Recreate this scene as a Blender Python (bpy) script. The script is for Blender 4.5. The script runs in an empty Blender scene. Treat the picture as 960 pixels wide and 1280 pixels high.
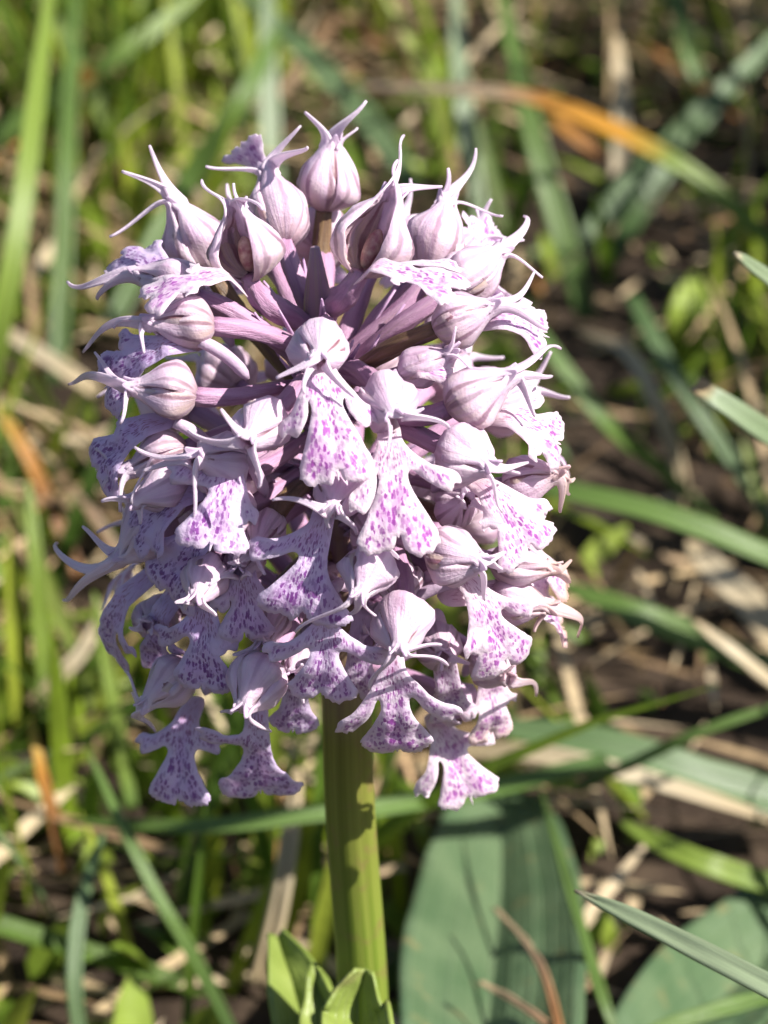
import bpy, math, random
import numpy as np
from mathutils import Vector, noise as mnoise
from mathutils.geometry import delaunay_2d_cdt

# 1 Blender unit = 1 cm
sc = bpy.context.scene
sc.unit_settings.system = 'METRIC'
sc.unit_settings.scale_length = 0.01
C = sc.collection
rad = math.radians

# ------------------------------------------------------------------ camera
PITCH = rad(30)
R_ = np.array([1.0, 0, 0])
F_ = np.array([0, math.cos(PITCH), -math.sin(PITCH)])
U_ = np.array([0, math.sin(PITCH), math.cos(PITCH)])
DIST = 20.0                    # camera to flower head
PPC = 192.0                    # photograph pixels per cm at that distance
HEAD_Z = 9.0
CAM = np.array([0, 0, HEAD_Z]) - (R_ * (415 - 480) / PPC + U_ * (640 - 580) / PPC + F_ * DIST)
cd = bpy.data.cameras.new('camera')
cam = bpy.data.objects.new('camera', cd)
C.objects.link(cam)
cam.location = CAM
cam.rotation_euler = (math.pi / 2 - PITCH, 0, 0)
cd.sensor_fit = 'HORIZONTAL'
cd.sensor_width = 36
cd.lens = 36 / (960 / PPC / DIST)
cd.clip_start = 0.5
cd.clip_end = 20000
cd.dof.use_dof = True
cd.dof.focus_distance = DIST - 1.15
cd.dof.aperture_fstop = 0.144 / 0.205
cd.dof.aperture_blades = 0
sc.camera = cam

# ------------------------------------------------------------------ light
SUN_TO = Vector((0.64, -0.25, 0.72)).normalized()
w = bpy.data.worlds.new('World')
sc.world = w
w.use_nodes = True
nt = w.node_tree
bg = nt.nodes['Background']
sky = nt.nodes.new('ShaderNodeTexSky')
sky.sky_type = 'NISHITA'
sky.sun_disc = False
sky.sun_elevation = math.asin(SUN_TO.z)
sky.sun_rotation = math.atan2(SUN_TO.x, SUN_TO.y)
nt.links.new(sky.outputs[0], bg.inputs[0])
bg.inputs[1].default_value = 0.06
sd = bpy.data.lights.new('sun', 'SUN')
sd.energy = 5.0
sd.angle = rad(0.53)
sd.color = (1.0, 0.95, 0.89)
sun = bpy.data.objects.new('sun', sd)
C.objects.link(sun)
sun.location = (30, -5, 60)
sun.rotation_euler = SUN_TO.to_track_quat('Z', 'Y').to_euler()
vs = sc.view_settings
vs.view_transform = 'Standard'
vs.look = 'None'
vs.exposure = 1.15
vs.gamma = 1
vs.use_curve_mapping = False
sc.cycles.max_bounces = 8
sc.cycles.transmission_bounces = 6
sc.cycles.use_denoising = True

# ------------------------------------------------------------------ helpers
rng = random.Random(7)
nrg = np.random.RandomState(7)


def nrm(v):
    v = np.asarray(v, float)
    n = np.linalg.norm(v)
    return v / n if n > 1e-9 else v


def P(px, py, d):
    """a point at photograph position (px, py), d cm in front of the camera"""
    s = d / DIST / PPC
    return CAM + F_ * d + R_ * (px - 480) * s + U_ * (640 - py) * s


def proj(p):
    q = np.asarray(p) - CAM
    d = q @ F_
    k = DIST * PPC / d
    return np.stack([480 + (q @ R_) * k, 640 - (q @ U_) * k, d], axis=-1)


def G(px, py, h):
    """a point h cm above the ground"""
    ray = F_ + R_ * (px - 480) / (DIST * PPC) + U_ * (640 - py) / (DIST * PPC)
    d = (h - CAM[2]) / ray[2]
    return CAM + ray * d


ELL = np.array([1.62, 1.62, 2.1])
ECEN = np.array([0.0, 0, 8.95])


def S(px, py, k=1.0, dz=0.0):
    """a point on the flower head's surface (an ellipsoid scaled by k)"""
    ray = nrm(F_ + R_ * (px - 480) / (DIST * PPC) + U_ * (640 - py) / (DIST * PPC))
    e = ELL * k
    o = (CAM - ECEN) / e
    r = ray / e
    a, b, c = r @ r, o @ r, o @ o - 1
    disc = b * b - a * c
    t = (-b - math.sqrt(max(disc, 0))) / a
    return CAM + ray * (t - dz)


def axis(z):
    return np.array([0.05 * (9 - z) if z > 7 else 0.10 + 0.028 * (7 - z), 0.0, z])


def crom(pts, n, closed=False):
    pts = np.asarray(pts, float)
    m = len(pts)
    out = []
    segs = m if closed else m - 1
    per = max(1, int(round(n / segs)))
    for i in range(segs):
        if closed:
            p0, p1, p2, p3 = (pts[(i + j - 1) % m] for j in range(4))
        else:
            p1, p2 = pts[i], pts[i + 1]
            p0 = pts[i - 1] if i else 2 * p1 - p2
            p3 = pts[i + 2] if i + 2 < m else 2 * p2 - p1
        for k in range(per):
            t = k / per
            out.append(0.5 * ((2 * p1) + (-p0 + p2) * t + (2 * p0 - 5 * p1 + 4 * p2 - p3) * t * t + (-p0 + 3 * p1 - 3 * p2 + p3) * t ** 3))
    if not closed:
        out.append(pts[-1])
    return np.array(out)


def bez(a, b, c, d, n):
    t = np.linspace(0, 1, n)[:, None]
    return a * (1 - t) ** 3 + 3 * b * t * (1 - t) ** 2 + 3 * c * t * t * (1 - t) + d * t ** 3


def link(name, verts, faces, mat, parent=None, uv=None, attrs=None, smooth=True):
    me = bpy.data.meshes.new(name)
    me.from_pydata([tuple(v) for v in verts], [], [tuple(f) for f in faces])
    if uv is not None:
        lay = me.uv_layers.new(name='UVMap')
        li = np.empty(len(me.loops), np.int32)
        me.loops.foreach_get('vertex_index', li)
        lay.data.foreach_set('uv', np.asarray(uv, np.float32)[li].ravel())
    for k, v in (attrs or {}).items():
        a = me.attributes.new(k, 'FLOAT', 'POINT')
        a.data.foreach_set('value', np.asarray(v, np.float32))
    if smooth:
        me.polygons.foreach_set('use_smooth', np.ones(len(me.polygons), bool))
    me.materials.append(mat)
    me.update()
    o = bpy.data.objects.new(name, me)
    C.objects.link(o)
    if parent:
        o.parent = parent
        me_loc = world_loc(parent)
        me.transform(__import__('mathutils').Matrix.Translation(-me_loc))
    return o


def world_loc(o):
    v = Vector((0, 0, 0))
    while o:
        v = v + o.location
        o = o.parent
    return v


def empty(name, loc, parent=None):
    o = bpy.data.objects.new(name, None)
    o.empty_display_size = 0.2
    C.objects.link(o)
    o.location = Vector(loc) - (world_loc(parent) if parent else Vector((0, 0, 0)))
    o.parent = parent
    return o


def tag(o, label, cat, group=None):
    o['label'] = label
    o['category'] = cat
    if group:
        o['group'] = group
    return o


def shell(verts, faces, th):
    """give an open sheet its thickness"""
    v = np.asarray(verts, float)
    n = np.zeros_like(v)
    cnt = {}
    for f in faces:
        a, b, c = v[f[0]], v[f[1]], v[f[2]]
        fn = np.cross(b - a, c - a)
        if len(f) == 4:
            fn = fn + np.cross(c - a, v[f[3]] - a)
        for i, x in enumerate(f):
            n[x] += fn
            e = (x, f[(i + 1) % len(f)])
            cnt[e] = cnt.get(e, 0) + 1
    ln = np.linalg.norm(n, axis=1, keepdims=True)
    n = n / np.maximum(ln, 1e-12)
    N = len(v)
    th = np.asarray(th, float).reshape(-1, 1) if np.ndim(th) else th
    out = np.vstack([v + n * th * 0.5, v - n * th * 0.5])
    fs = [tuple(f) for f in faces] + [tuple(x + N for x in reversed(f)) for f in faces]
    for (a, b) in cnt:
        if (b, a) not in cnt:
            fs.append((b, a, a + N, b + N))
    return out, fs


def grid_faces(n, m, closed=False):
    fs = []
    for i in range(n - 1):
        for j in range(m if closed else m - 1):
            k = (j + 1) % m
            fs.append((i * m + j, i * m + k, (i + 1) * m + k, (i + 1) * m + j))
    return fs


def frames(pts, hint):
    """tangent, side, normal along a polyline"""
    T = np.gradient(pts, axis=0)
    T /= np.maximum(np.linalg.norm(T, axis=1, keepdims=True), 1e-9)
    s = np.cross(T[0], hint)
    if np.linalg.norm(s) < 1e-3:
        s = np.cross(T[0], (0.3, 0.9, 0.2))
    s = nrm(s)
    Sd = []
    for t in T:
        s = nrm(s - t * (s @ t))
        Sd.append(s)
    Sd = np.array(Sd)
    return T, Sd, np.cross(Sd, T)


def tube(name, pts, radii, mat, parent=None, seg=12, ridges=0, twist=0.0, amp=0.1, cap=True):
    pts = np.asarray(pts, float)
    n = len(pts)
    T, A, B = frames(pts, (0.13, 0.21, 0.97) if abs(nrm(pts[-1] - pts[0])[2]) < 0.8 else (0.9, 0.3, 0.1))
    th = np.linspace(0, 2 * math.pi, seg, endpoint=False)
    V, UV = [], []
    for i in range(n):
        s = i / (n - 1)
        r = radii[i] * (1 + (amp * np.cos(ridges * (th + twist * s)) if ridges else 0 * th))
        V.append(pts[i] + np.outer(np.cos(th) * r, A[i]) + np.outer(np.sin(th) * r, B[i]))
        UV += [(k / seg, s) for k in range(seg)]
    V = np.concatenate(V)
    fs = grid_faces(n, seg, True)
    if cap:
        V = np.vstack([V, pts[0], pts[-1]])
        UV += [(0.5, 0), (0.5, 1)]
        a, b = n * seg, n * seg + 1
        fs += [(a, (j + 1) % seg, j) for j in range(seg)]
        fs += [(b, (n - 1) * seg + j, (n - 1) * seg + (j + 1) % seg) for j in range(seg)]
    return link(name, V, fs, mat, parent, UV)


# ------------------------------------------------------------------ materials
class NT:
    def __init__(self, name):
        self.m = bpy.data.materials.new(name)
        self.m.use_nodes = True
        self.t = self.m.node_tree
        self.t.nodes.clear()
        self.out = self.n('OutputMaterial')

    def n(self, kind, **kw):
        x = self.t.nodes.new('ShaderNode' + kind)
        for k, v in kw.items():
            if k.startswith('i_'):
                k = k[2:]
                key = int(k) if k.isdigit() else k.replace('_', ' ')
                self.set(x.inputs[key], v)
            else:
                setattr(x, k, v)
        return x

    def set(self, inp, v):
        if isinstance(v, bpy.types.NodeSocket):
            self.t.links.new(v, inp)
        else:
            if isinstance(v, tuple) and len(v) == 3 and inp.type == 'RGBA':
                v = v + (1,)
            inp.default_value = v

    def math(self, op, a, b=0.0, c=None):
        x = self.n('Math', operation=op)
        self.set(x.inputs[0], a)
        self.set(x.inputs[1], b)
        if c is not None:
            self.set(x.inputs[2], c)
        return x.outputs[0]

    def ss(self, v, lo, hi, a=0.0, b=1.0):
        x = self.n('MapRange', interpolation_type='SMOOTHSTEP')
        for i, q in enumerate((v, lo, hi, a, b)):
            self.set(x.inputs[i], q)
        return x.outputs[0]

    def mix(self, f, a, b, mode='MIX'):
        x = self.n('Mix', data_type='RGBA', blend_type=mode)
        self.set(x.inputs[0], f)
        self.set(x.inputs[6], a)
        self.set(x.inputs[7], b)
        return x.outputs[2]

    def noise(self, vec, scale, detail=3, rough=0.5, dist=0.0):
        x = self.n('TexNoise')
        if vec is not None:
            self.set(x.inputs['Vector'], vec)
        x.inputs['Scale'].default_value = scale
        x.inputs['Detail'].default_value = detail
        x.inputs['Roughness'].default_value = rough
        x.inputs['Distortion'].default_value = dist
        return x.outputs[0]

    def ramp(self, f, stops):
        x = self.n('ValToRGB')
        e = x.color_ramp.elements
        while len(e) < len(stops):
            e.new(0.5)
        for q, (p, c) in zip(e, stops):
            q.position = p
            q.color = tuple(c) + (1,)
        self.set(x.inputs[0], f)
        return x.outputs[0]

    def attr(self, name):
        return self.n('Attribute', attribute_name=name).outputs['Fac']

    def uv(self):
        return self.n('UVMap', uv_map='UVMap').outputs[0]

    def obj(self):
        return self.n('TexCoord').outputs['Object']

    def sep(self, v):
        x = self.n('SeparateXYZ')
        self.set(x.inputs[0], v)
        return x.outputs

    def finish(self, col, rough=0.5, trans=0.0, tcol=None, bump=None, bs=0.2, bd=0.02, spec=0.4, sheen=0.0):
        p = self.n('BsdfPrincipled')
        self.set(p.inputs['Base Color'], col)
        self.set(p.inputs['Roughness'], rough)
        self.set(p.inputs['Specular IOR Level'], spec)
        if sheen:
            p.inputs['Sheen Weight'].default_value = sheen
        nor = None
        if bump is not None:
            b = self.n('Bump')
            b.inputs['Strength'].default_value = bs
            b.inputs['Distance'].default_value = bd
            self.set(b.inputs['Height'], bump)
            nor = b.outputs[0]
            self.t.links.new(nor, p.inputs['Normal'])
        if trans:
            tr = self.n('BsdfTranslucent')
            self.set(tr.inputs[0], tcol if tcol is not None else col)
            mx = self.n('MixShader')
            mx.inputs[0].default_value = trans
            self.t.links.new(p.outputs[0], mx.inputs[1])
            self.t.links.new(tr.outputs[0], mx.inputs[2])
            self.t.links.new(mx.outputs[0], self.out.inputs[0])
        else:
            self.t.links.new(p.outputs[0], self.out.inputs[0])
        return self.m


def lip_material():
    t = NT('spotted_lip')
    uv = t.uv()
    ob = t.obj()
    wob = t.n('TexNoise', noise_dimensions='2D')
    t.set(wob.inputs['Vector'], uv)
    wob.inputs['Scale'].default_value = 1.6
    wob.inputs['Detail'].default_value = 2
    off = t.n('VectorMath', operation='MULTIPLY_ADD')
    t.set(off.inputs[0], wob.outputs['Color'])
    off.inputs[1].default_value = (0.9, 1.0, 0)
    t.set(off.inputs[2], uv)
    v = t.n('TexVoronoi', voronoi_dimensions='2D', feature='F1')
    t.set(v.inputs['Vector'], off.outputs[0])
    v.inputs['Scale'].default_value = 1.0
    v.inputs['Randomness'].default_value = 0.95
    cr = t.sep(v.outputs['Color'])
    edge, vv, shade_tint = t.attr('edge'), t.attr('vv'), t.attr('shade_tint')
    size = t.math('MULTIPLY_ADD', cr[0], 0.30, 0.27)
    size = t.math('MULTIPLY', size, t.ss(vv, 0.0, 0.55, 0.72, 1.12))
    lo = t.math('SUBTRACT', size, 0.18)
    spot = t.ss(v.outputs['Distance'], lo, size, 1.0, 0.0)
    spot = t.math('MULTIPLY', spot, t.ss(cr[1], 0.04, 0.07))
    spot = t.math('MULTIPLY', spot, t.ss(edge, 0.016, 0.046))
    spot = t.math('MULTIPLY', spot, t.ss(cr[2], 0.0, 0.7, 0.40, 1.0))
    blush = t.noise(ob, 8.0, 2)
    blush = t.ss(blush, 0.40, 0.62)
    blush = t.math('MULTIPLY', blush, t.ss(edge, 0.0, 0.07))
    base = t.mix(t.math('MULTIPLY', blush, 0.62), (0.87, 0.75, 0.81), (0.74, 0.42, 0.72))
    base = t.mix(t.ss(vv, 0.0, 0.32, 0.55, 0.0), base, (0.74, 0.56, 0.56))
    base = t.mix(t.math('MULTIPLY', shade_tint, 0.6), base, (0.52, 0.40, 0.75))  # bluish shade painted into the lips of flowers on the shaded side
    scol = t.mix(t.ss(vv, 0.1, 0.5), (0.30, 0.05, 0.16), t.mix(shade_tint, (0.34, 0.03, 0.37), (0.15, 0.015, 0.25)))  # spots darken with the same painted shade
    col = t.mix(t.math('MULTIPLY', spot, 0.95), base, scol)
    wilt = t.attr('wilt')
    col = t.mix(wilt, col, (0.72, 0.45, 0.24))
    b = t.math('ADD', t.noise(ob, 26, 3), t.math('MULTIPLY', t.noise(ob, 140, 1), 0.25))
    return t.finish(col, 0.44, 0.46, tcol=t.mix(0.45, col, (1.0, 0.88, 0.98)), bump=b, bs=0.6, bd=0.02, spec=0.4, sheen=0.15)


def hood_material(inner=False):
    t = NT('striped_petal' if inner else 'lilac_hood')
    uv = t.uv()
    s = t.sep(uv)
    ob = t.obj()
    n = t.noise(ob, 9, 3)
    fine = t.noise(ob, 60, 2)
    # veins run the length of the sepal
    x = t.math('ADD', s[0], t.math('MULTIPLY', t.math('SUBTRACT', n, 0.5), 0.10))
    f = t.math('ABSOLUTE', t.math('SUBTRACT', t.math('FRACT', t.math('MULTIPLY', x, 3.0)), 0.5))
    line = t.ss(f, 0.06 if not inner else 0.09, 0.18 if not inner else 0.26, 1.0, 0.0)
    fade = t.math('MULTIPLY', t.ss(s[1], 0.02, 0.10), t.ss(s[1], 0.34, 0.64, 1.0, 0.0))
    green = t.attr('green')
    if inner:
        line = t.math('MULTIPLY', line, t.math('MULTIPLY', t.ss(s[1], 0.02, 0.10), t.ss(s[1], 0.5, 0.85, 1.0, 0.0)))
        base = t.mix(t.ss(s[1], 0.2, 0.9), (0.66, 0.52, 0.44), (0.74, 0.60, 0.74))
        col = t.mix(t.math('MULTIPLY', line, 0.9), base, (0.20, 0.05, 0.07))
    else:
        line = t.math('MULTIPLY', t.math('MULTIPLY', line, fade), t.ss(green, 0.0, 0.8, 0.30, 1.0))
        base = t.mix(t.ss(n, 0.35, 0.7), (0.81, 0.60, 0.76), (0.89, 0.75, 0.83))
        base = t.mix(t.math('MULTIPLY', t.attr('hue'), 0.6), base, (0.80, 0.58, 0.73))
        base = t.mix(t.ss(s[1], 0.45, 0.8), base, (0.86, 0.75, 0.83))
        rib = t.ss(t.math('ABSOLUTE', t.math('SUBTRACT', s[0], 0.5)), 0.0, 0.16, 1.0, 0.0)
        base = t.mix(t.math('MULTIPLY', rib, 0.22), base, (0.74, 0.50, 0.74))
        tan = t.math('MULTIPLY', green, t.ss(s[1], 0.05, 0.50, 1.0, 0.0))
        base = t.mix(t.math('MULTIPLY', tan, 0.72), base, (0.50, 0.40, 0.26))
        base = t.mix(t.ss(s[1], 0.0, 0.14, 0.75, 0.0), base, (0.42, 0.25, 0.28))
        col = t.mix(t.math('MULTIPLY', line, 0.85), base, (0.20, 0.09, 0.13))
    wilt = t.attr('wilt')
    col = t.mix(t.math('MULTIPLY', wilt, t.ss(s[1], 0.3, 0.9)), col, (0.68, 0.42, 0.20))
    streak = t.n('TexNoise', noise_dimensions='2D')
    mp = t.n('Mapping')
    t.set(mp.inputs[0], uv)
    mp.inputs['Scale'].default_value = (7, 2.2, 1)
    t.set(streak.inputs['Vector'], mp.outputs[0])
    streak.inputs['Scale'].default_value = 1.0
    col = t.mix(t.ss(streak.outputs[0], 0.35, 0.7, 0.0, 0.28), col, (0.80, 0.72, 0.84))
    mp3 = t.n('Mapping')
    t.set(mp3.inputs[0], uv)
    mp3.inputs['Scale'].default_value = (24, 1.6, 1)
    vn2 = t.noise(mp3.outputs[0], 1.0, 2, 0.5, 0.4)
    col = t.mix(t.ss(vn2, 0.48, 0.64, 0.0, 0.24), col, (0.60, 0.36, 0.64))
    b = t.math('ADD', t.math('ADD', t.math('ADD', t.math('MULTIPLY', vn2, 0.5), n), t.math('MULTIPLY', fine, 0.4)), t.math('MULTIPLY', streak.outputs[0], 0.4))
    b = t.math('ADD', b, t.math('MULTIPLY', t.noise(ob, 190, 1), 0.22))
    return t.finish(col, 0.38, 0.44, tcol=t.mix(0.45, col, (1.0, 0.88, 0.98)), bump=b, bs=0.6, bd=0.022, spec=0.42, sheen=0.15)


def plain(name, stops, scale=3.0, rough=0.5, trans=0.0, bscale=30, bs=0.25, bd=0.02, spec=0.4, stretch=None):
    t = NT(name)
    ob = t.obj()
    if stretch:
        mp = t.n('Mapping')
        t.set(mp.inputs[0], t.uv())
        mp.inputs['Scale'].default_value = stretch
        vec = mp.outputs[0]
    else:
        vec = ob
    n = t.noise(vec, scale, 4)
    c = t.ramp(n, stops)
    b = t.math('ADD', t.noise(vec, bscale / (4 if stretch else 1), 3), t.math('MULTIPLY', t.noise(ob, bscale * 3, 2), 0.4))
    return t.finish(c, rough, trans, bump=b, bs=bs, bd=bd, spec=spec)


def blade_material(name, stops, trans=0.3, rough=0.42, spec=0.45):
    """colour stops from base (0) to tip (1) with long fine streaks"""
    t = NT(name)
    uv = t.uv()
    s = t.sep(uv)
    mp = t.n('Mapping')
    t.set(mp.inputs[0], uv)
    mp.inputs['Scale'].default_value = (9, 2.5, 1)
    st = t.noise(mp.outputs[0], 1.0, 4, 0.6)
    mp2 = t.n('Mapping')
    t.set(mp2.inputs[0], uv)
    mp2.inputs['Scale'].default_value = (34, 1.2, 1)
    vein = t.noise(mp2.outputs[0], 1.0, 2)
    blot = t.noise(t.obj(), 1.7, 4)
    pos = t.math('ADD', s[1], t.math('MULTIPLY', t.math('SUBTRACT', blot, 0.5), 0.16))
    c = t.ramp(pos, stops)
    c = t.mix(t.ss(st, 0.3, 0.7, 0.0, 0.45), c, t.mix(0.55, c, (0.02, 0.02, 0.01)))
    c = t.mix(t.ss(vein, 0.45, 0.62, 0.0, 0.30), c, t.mix(0.35, c, (0.5, 0.5, 0.35)))
    return t.finish(c, rough, trans, bump=vein, bs=0.35, bd=0.02, spec=spec)


def tint_material(name, ramp, trans=0.3, rough=0.5):
    """each piece of the mass picks its own colour through the tint attribute"""
    t = NT(name)
    c = t.ramp(t.attr('tint'), ramp)
    n = t.noise(t.obj(), 2.3, 4)
    c = t.mix(t.ss(n, 0.3, 0.7, 0.0, 0.5), c, t.mix(0.6, c, (0.03, 0.025, 0.012)))
    return t.finish(c, rough, trans, bump=t.noise(t.obj(), 14, 3), bs=0.3, bd=0.03)


M = {}
M['lip'] = lip_material()
M['hood'] = hood_material()
M['petal'] = hood_material(True)
M['ovary_mauve'] = \
    plain('mauve_ovary', [(0.3, (0.32, 0.16, 0.27)), (0.55, (0.44, 0.26, 0.39)), (0.75, (0.34, 0.23, 0.22))], 1.0, 0.42, 0.12, stretch=(9, 2.5, 1), bs=.5)
M['ovary_brown'] = plain('brown_ovary', [(0.3, (0.11, 0.065, 0.045)), (0.55, (0.19, 0.12, 0.06)), (0.75, (0.26, 0.13, 0.17))], 1.0, 0.42, 0.10, stretch=(9, 2.5, 1), bs=.5)
M['column'] = plain('brown_column', [(0.35, (0.34, 0.14, 0.16)), (0.6, (0.56, 0.42, 0.34))], 14.0, 0.4, 0.1)
M['spur'] = plain('pale_spur', [(0.3, (0.52, 0.38, 0.52)), (0.7, (0.64, 0.50, 0.62))], 5.0, 0.42, 0.3)
M['bract'] = plain('lilac_bract', [(0.3, (0.50, 0.30, 0.50)), (0.7, (0.62, 0.46, 0.62))], 6.0, 0.45, 0.35)


def stem_material():
    t = NT('olive_stem')
    uv = t.uv()
    s = t.sep(uv)
    mp = t.n('Mapping')
    t.set(mp.inputs[0], uv)
    mp.inputs['Scale'].default_value = (26, 2.4, 1)
    st = t.noise(mp.outputs[0], 1.0, 4, 0.6)
    c = t.ramp(s[1], [(0.0, (0.13, 0.20, 0.025)), (0.50, (0.115, 0.17, 0.018)), (0.655, (0.115, 0.115, 0.02)), (0.71, (0.20, 0.11, 0.11)), (1.0, (0.32, 0.18, 0.28))])
    c = t.mix(t.ss(st, 0.35, 0.65, 0.0, 0.65), c, t.mix(0.35, c, (0.42, 0.42, 0.10)))
    c = t.mix(t.ss(t.noise(t.obj(), 6, 4), 0.52, 0.72, 0.0, 0.5), c, (0.20, 0.11, 0.06))
    return t.finish(c, 0.36, 0.10, bump=st, bs=0.35, bd=0.03, spec=0.5)


M['stem'] = stem_material()


def leaf_material(name, a, b, vein):
    t = NT(name)
    uv = t.uv()
    s = t.sep(uv)
    n = t.noise(t.obj(), 1.4, 4)
    c = t.mix(t.ss(n, 0.3, 0.7), a, b)
    wv = t.math('ABSOLUTE', t.math('SUBTRACT', t.math('FRACT', t.math('MULTIPLY', s[0], 9.0)), 0.5))
    ln = t.ss(wv, 0.0, 0.16, 1.0, 0.0)
    c = t.mix(t.math('MULTIPLY', ln, 0.20), c, vein)
    mid = t.ss(t.math('ABSOLUTE', t.math('SUBTRACT', s[0], 0.5)), 0.0, 0.035, 1.0, 0.0)
    c = t.mix(t.math('MULTIPLY', mid, 0.5), c, vein)
    c = t.mix(t.ss(t.noise(t.obj(), 3.3, 5), 0.60, 0.72, 0.0, 0.6), c, (0.22, 0.19, 0.08))
    bp = t.math('ADD', t.math('MULTIPLY', ln, 0.6), t.noise(t.obj(), 10, 3))
    return t.finish(c, 0.46, 0.24, bump=bp, bs=0.4, bd=0.05, spec=0.4)


M['leaf'] = leaf_material('rosette_leaf', (0.068, 0.120, 0.055), (0.11, 0.165, 0.082), (0.18, 0.25, 0.13))
M['sheath'] = leaf_material('sheath_leaf', (0.17, 0.23, 0.04), (0.24, 0.30, 0.07), (0.34, 0.38, 0.15))


# ------------------------------------------------------------------ ground
def ground():
    a = np.concatenate([-np.geomspace(3000, 42, 10), np.linspace(-40, 40, 70), np.geomspace(42, 3000, 10)])
    X, Y = np.meshgrid(a, a + 12)
    Z = np.zeros_like(X)
    for i in range(X.shape[0]):
        for j in range(X.shape[1]):
            p = Vector((X[i, j] * 0.22, Y[i, j] * 0.22, 0))
            far = min(1.0, 40 / max(1, abs(X[i, j]), abs(Y[i, j] - 12)))
            Z[i, j] = 0.42 * far * mnoise.fractal(p, 0.9, 2.1, 4) - 0.12
    v = np.stack([X, Y, Z], -1).reshape(-1, 3)
    t = NT('dark_soil')
    ob = t.obj()
    n = t.noise(ob, 0.9, 6, 0.65)
    c = t.ramp(n, [(0.30, (0.018, 0.012, 0.008)), (0.5, (0.045, 0.030, 0.020)), (0.66, (0.085, 0.060, 0.038)), (0.8, (0.06, 0.075, 0.02))])
    m = t.finish(c, 0.9, bump=t.noise(ob, 3.5, 6, 0.7), bs=0.8, bd=0.25, spec=0.2)
    o = link('ground', v, grid_faces(len(a), len(a)), m)
    o['kind'] = 'structure'


ground()

# ------------------------------------------------------------------ orchid
orchid = empty('orchid', (0.296, 0, 0))
tag(orchid, 'wild orchid with a dense dome of lilac purple spotted flowers on an upright green stem', 'orchid')

# stem
zs = np.linspace(-0.1, 10.55, 60)
sp = np.array([axis(z) for z in zs])
sp[:, 0] += 0.02 * np.sin(zs * 1.7)
sr = np.interp(zs, [0, 5, 7.2, 7.8, 9, 10.2, 10.55], [0.215, 0.180, 0.172, 0.175, 0.17, 0.09, 0.03])
tube('stem', sp, sr, M['stem'], orchid, seg=40, ridges=5, twist=0.5, amp=0.007)

TT = np.array([0, .06, .15, .28, .42, .58, .74, .88, 1.0])
RR = np.array([.16, .44, .72, .93, 1.0, .92, .72, .50, .34])
TB = np.linspace(0, 1, 15)
_t = crom(np.stack([TT, RR], 1), 80)
RB = np.interp(TB, _t[:, 0], _t[:, 1])


def sepal(name, B, Z, X, Y, L, R, phi, hw0, tip, parent, mat, wilt=0.0, green=0.3, short=False, fr=None, hue=0.3):
    nu = 9
    u = np.linspace(-1, 1, nu)
    rows, uvs = [], []
    hw = hw0 * np.interp(TB, [0, .5, .8, 1], [1, 1, .90, .70])
    keel = 0.07 * np.exp(-(u / 0.22) ** 2)
    lump = fr.uniform(-0.04, 0.04)
    sd0 = fr.uniform(0, 90)
    u0 = u
    for k, tt in enumerate(TB):
        a = phi + u * hw[k]
        r = R * RB[k] * (1 + keel * (0.3 + tt) + lump * math.sin(3 * tt) - 0.05 * u * u + 0.035 * np.sin(7 * tt + 3.1 * u + phi * 5))
        r = r * (1 + np.array([0.24 * mnoise.noise(Vector((math.cos(x) * 1.3 + sd0, math.sin(x) * 1.3, tt * 2.2))) + 0.11 * mnoise.noise(Vector((x * 3.5, tt * 4 + sd0, sd0))) for x in a]))
        rows.append(B + Z * (tt * L) + np.outer(np.cos(a) * r, X) + np.outer(np.sin(a) * r, Y))
    rdir = math.cos(phi) * X + math.sin(phi) * Y
    s1 = B + Z * L + rdir * R * RB[-1]
    s0 = B + Z * (TB[-2] * L) + rdir * R * RB[-2]
    T1 = nrm(s1 - s0)
    dl = np.linalg.norm(tip - s1)
    side = -math.sin(phi) * X + math.cos(phi) * Y
    T1 = nrm(T1 + 0.30 * Z)
    bend = nrm(tip - s1 - T1 * ((tip - s1) @ T1)) if dl > 0 else rdir
    wig = np.cross(T1, bend) * fr.uniform(-.30, .30) * dl + bend * fr.uniform(-.25, .10) * dl
    ctr = bez(s1, s1 + T1 * dl * 0.42, tip - nrm(tip - s1 + bend * dl * 0.35) * dl * 0.34 + wig * (not short), tip, 16)[1:]
    w0 = R * RB[-1] * math.sin(min(hw[-1], 1.45))
    cup0 = R * RB[-1] * (1 - np.cos(u * hw[-1]))
    T = np.gradient(ctr, axis=0)
    sd = side
    for k, c in enumerate(ctr):
        f = (k + 1) / len(ctr)
        tg = nrm(T[k])
        sd = nrm(sd - tg * (sd @ tg))
        nn = np.cross(tg, sd)
        nn = nn if nn @ (-rdir) > 0 or k > 3 else -nn
        wd = w0 * (1 - f) ** (1.0 if short else 3.0) + 0.017 * (1 - f) ** .6 + .006
        cup = cup0 * (1 - f) ** 1.2
        sgn = 1.0
        rows.append(c + np.outer(u * wd, sd) + np.outer(cup * sgn, -rdir * (1 - f) + nn * f * 0.5))
    V = np.concatenate(rows)
    n = len(rows)
    vv = np.concatenate([TB * 0.62, 0.62 + 0.38 * np.arange(1, len(ctr) + 1) / len(ctr)])
    UV = [((uu + 1) / 2, q) for q in vv for uu in u]
    fs = grid_faces(n, nu)
    out, fs = shell(V, fs, 0.014)
    N = len(out)
    return link(name, out, fs, mat, parent, UV + UV, {'wilt': np.full(N, wilt), 'green': np.full(N, green), 'hue': np.full(N, hue)})


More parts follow.
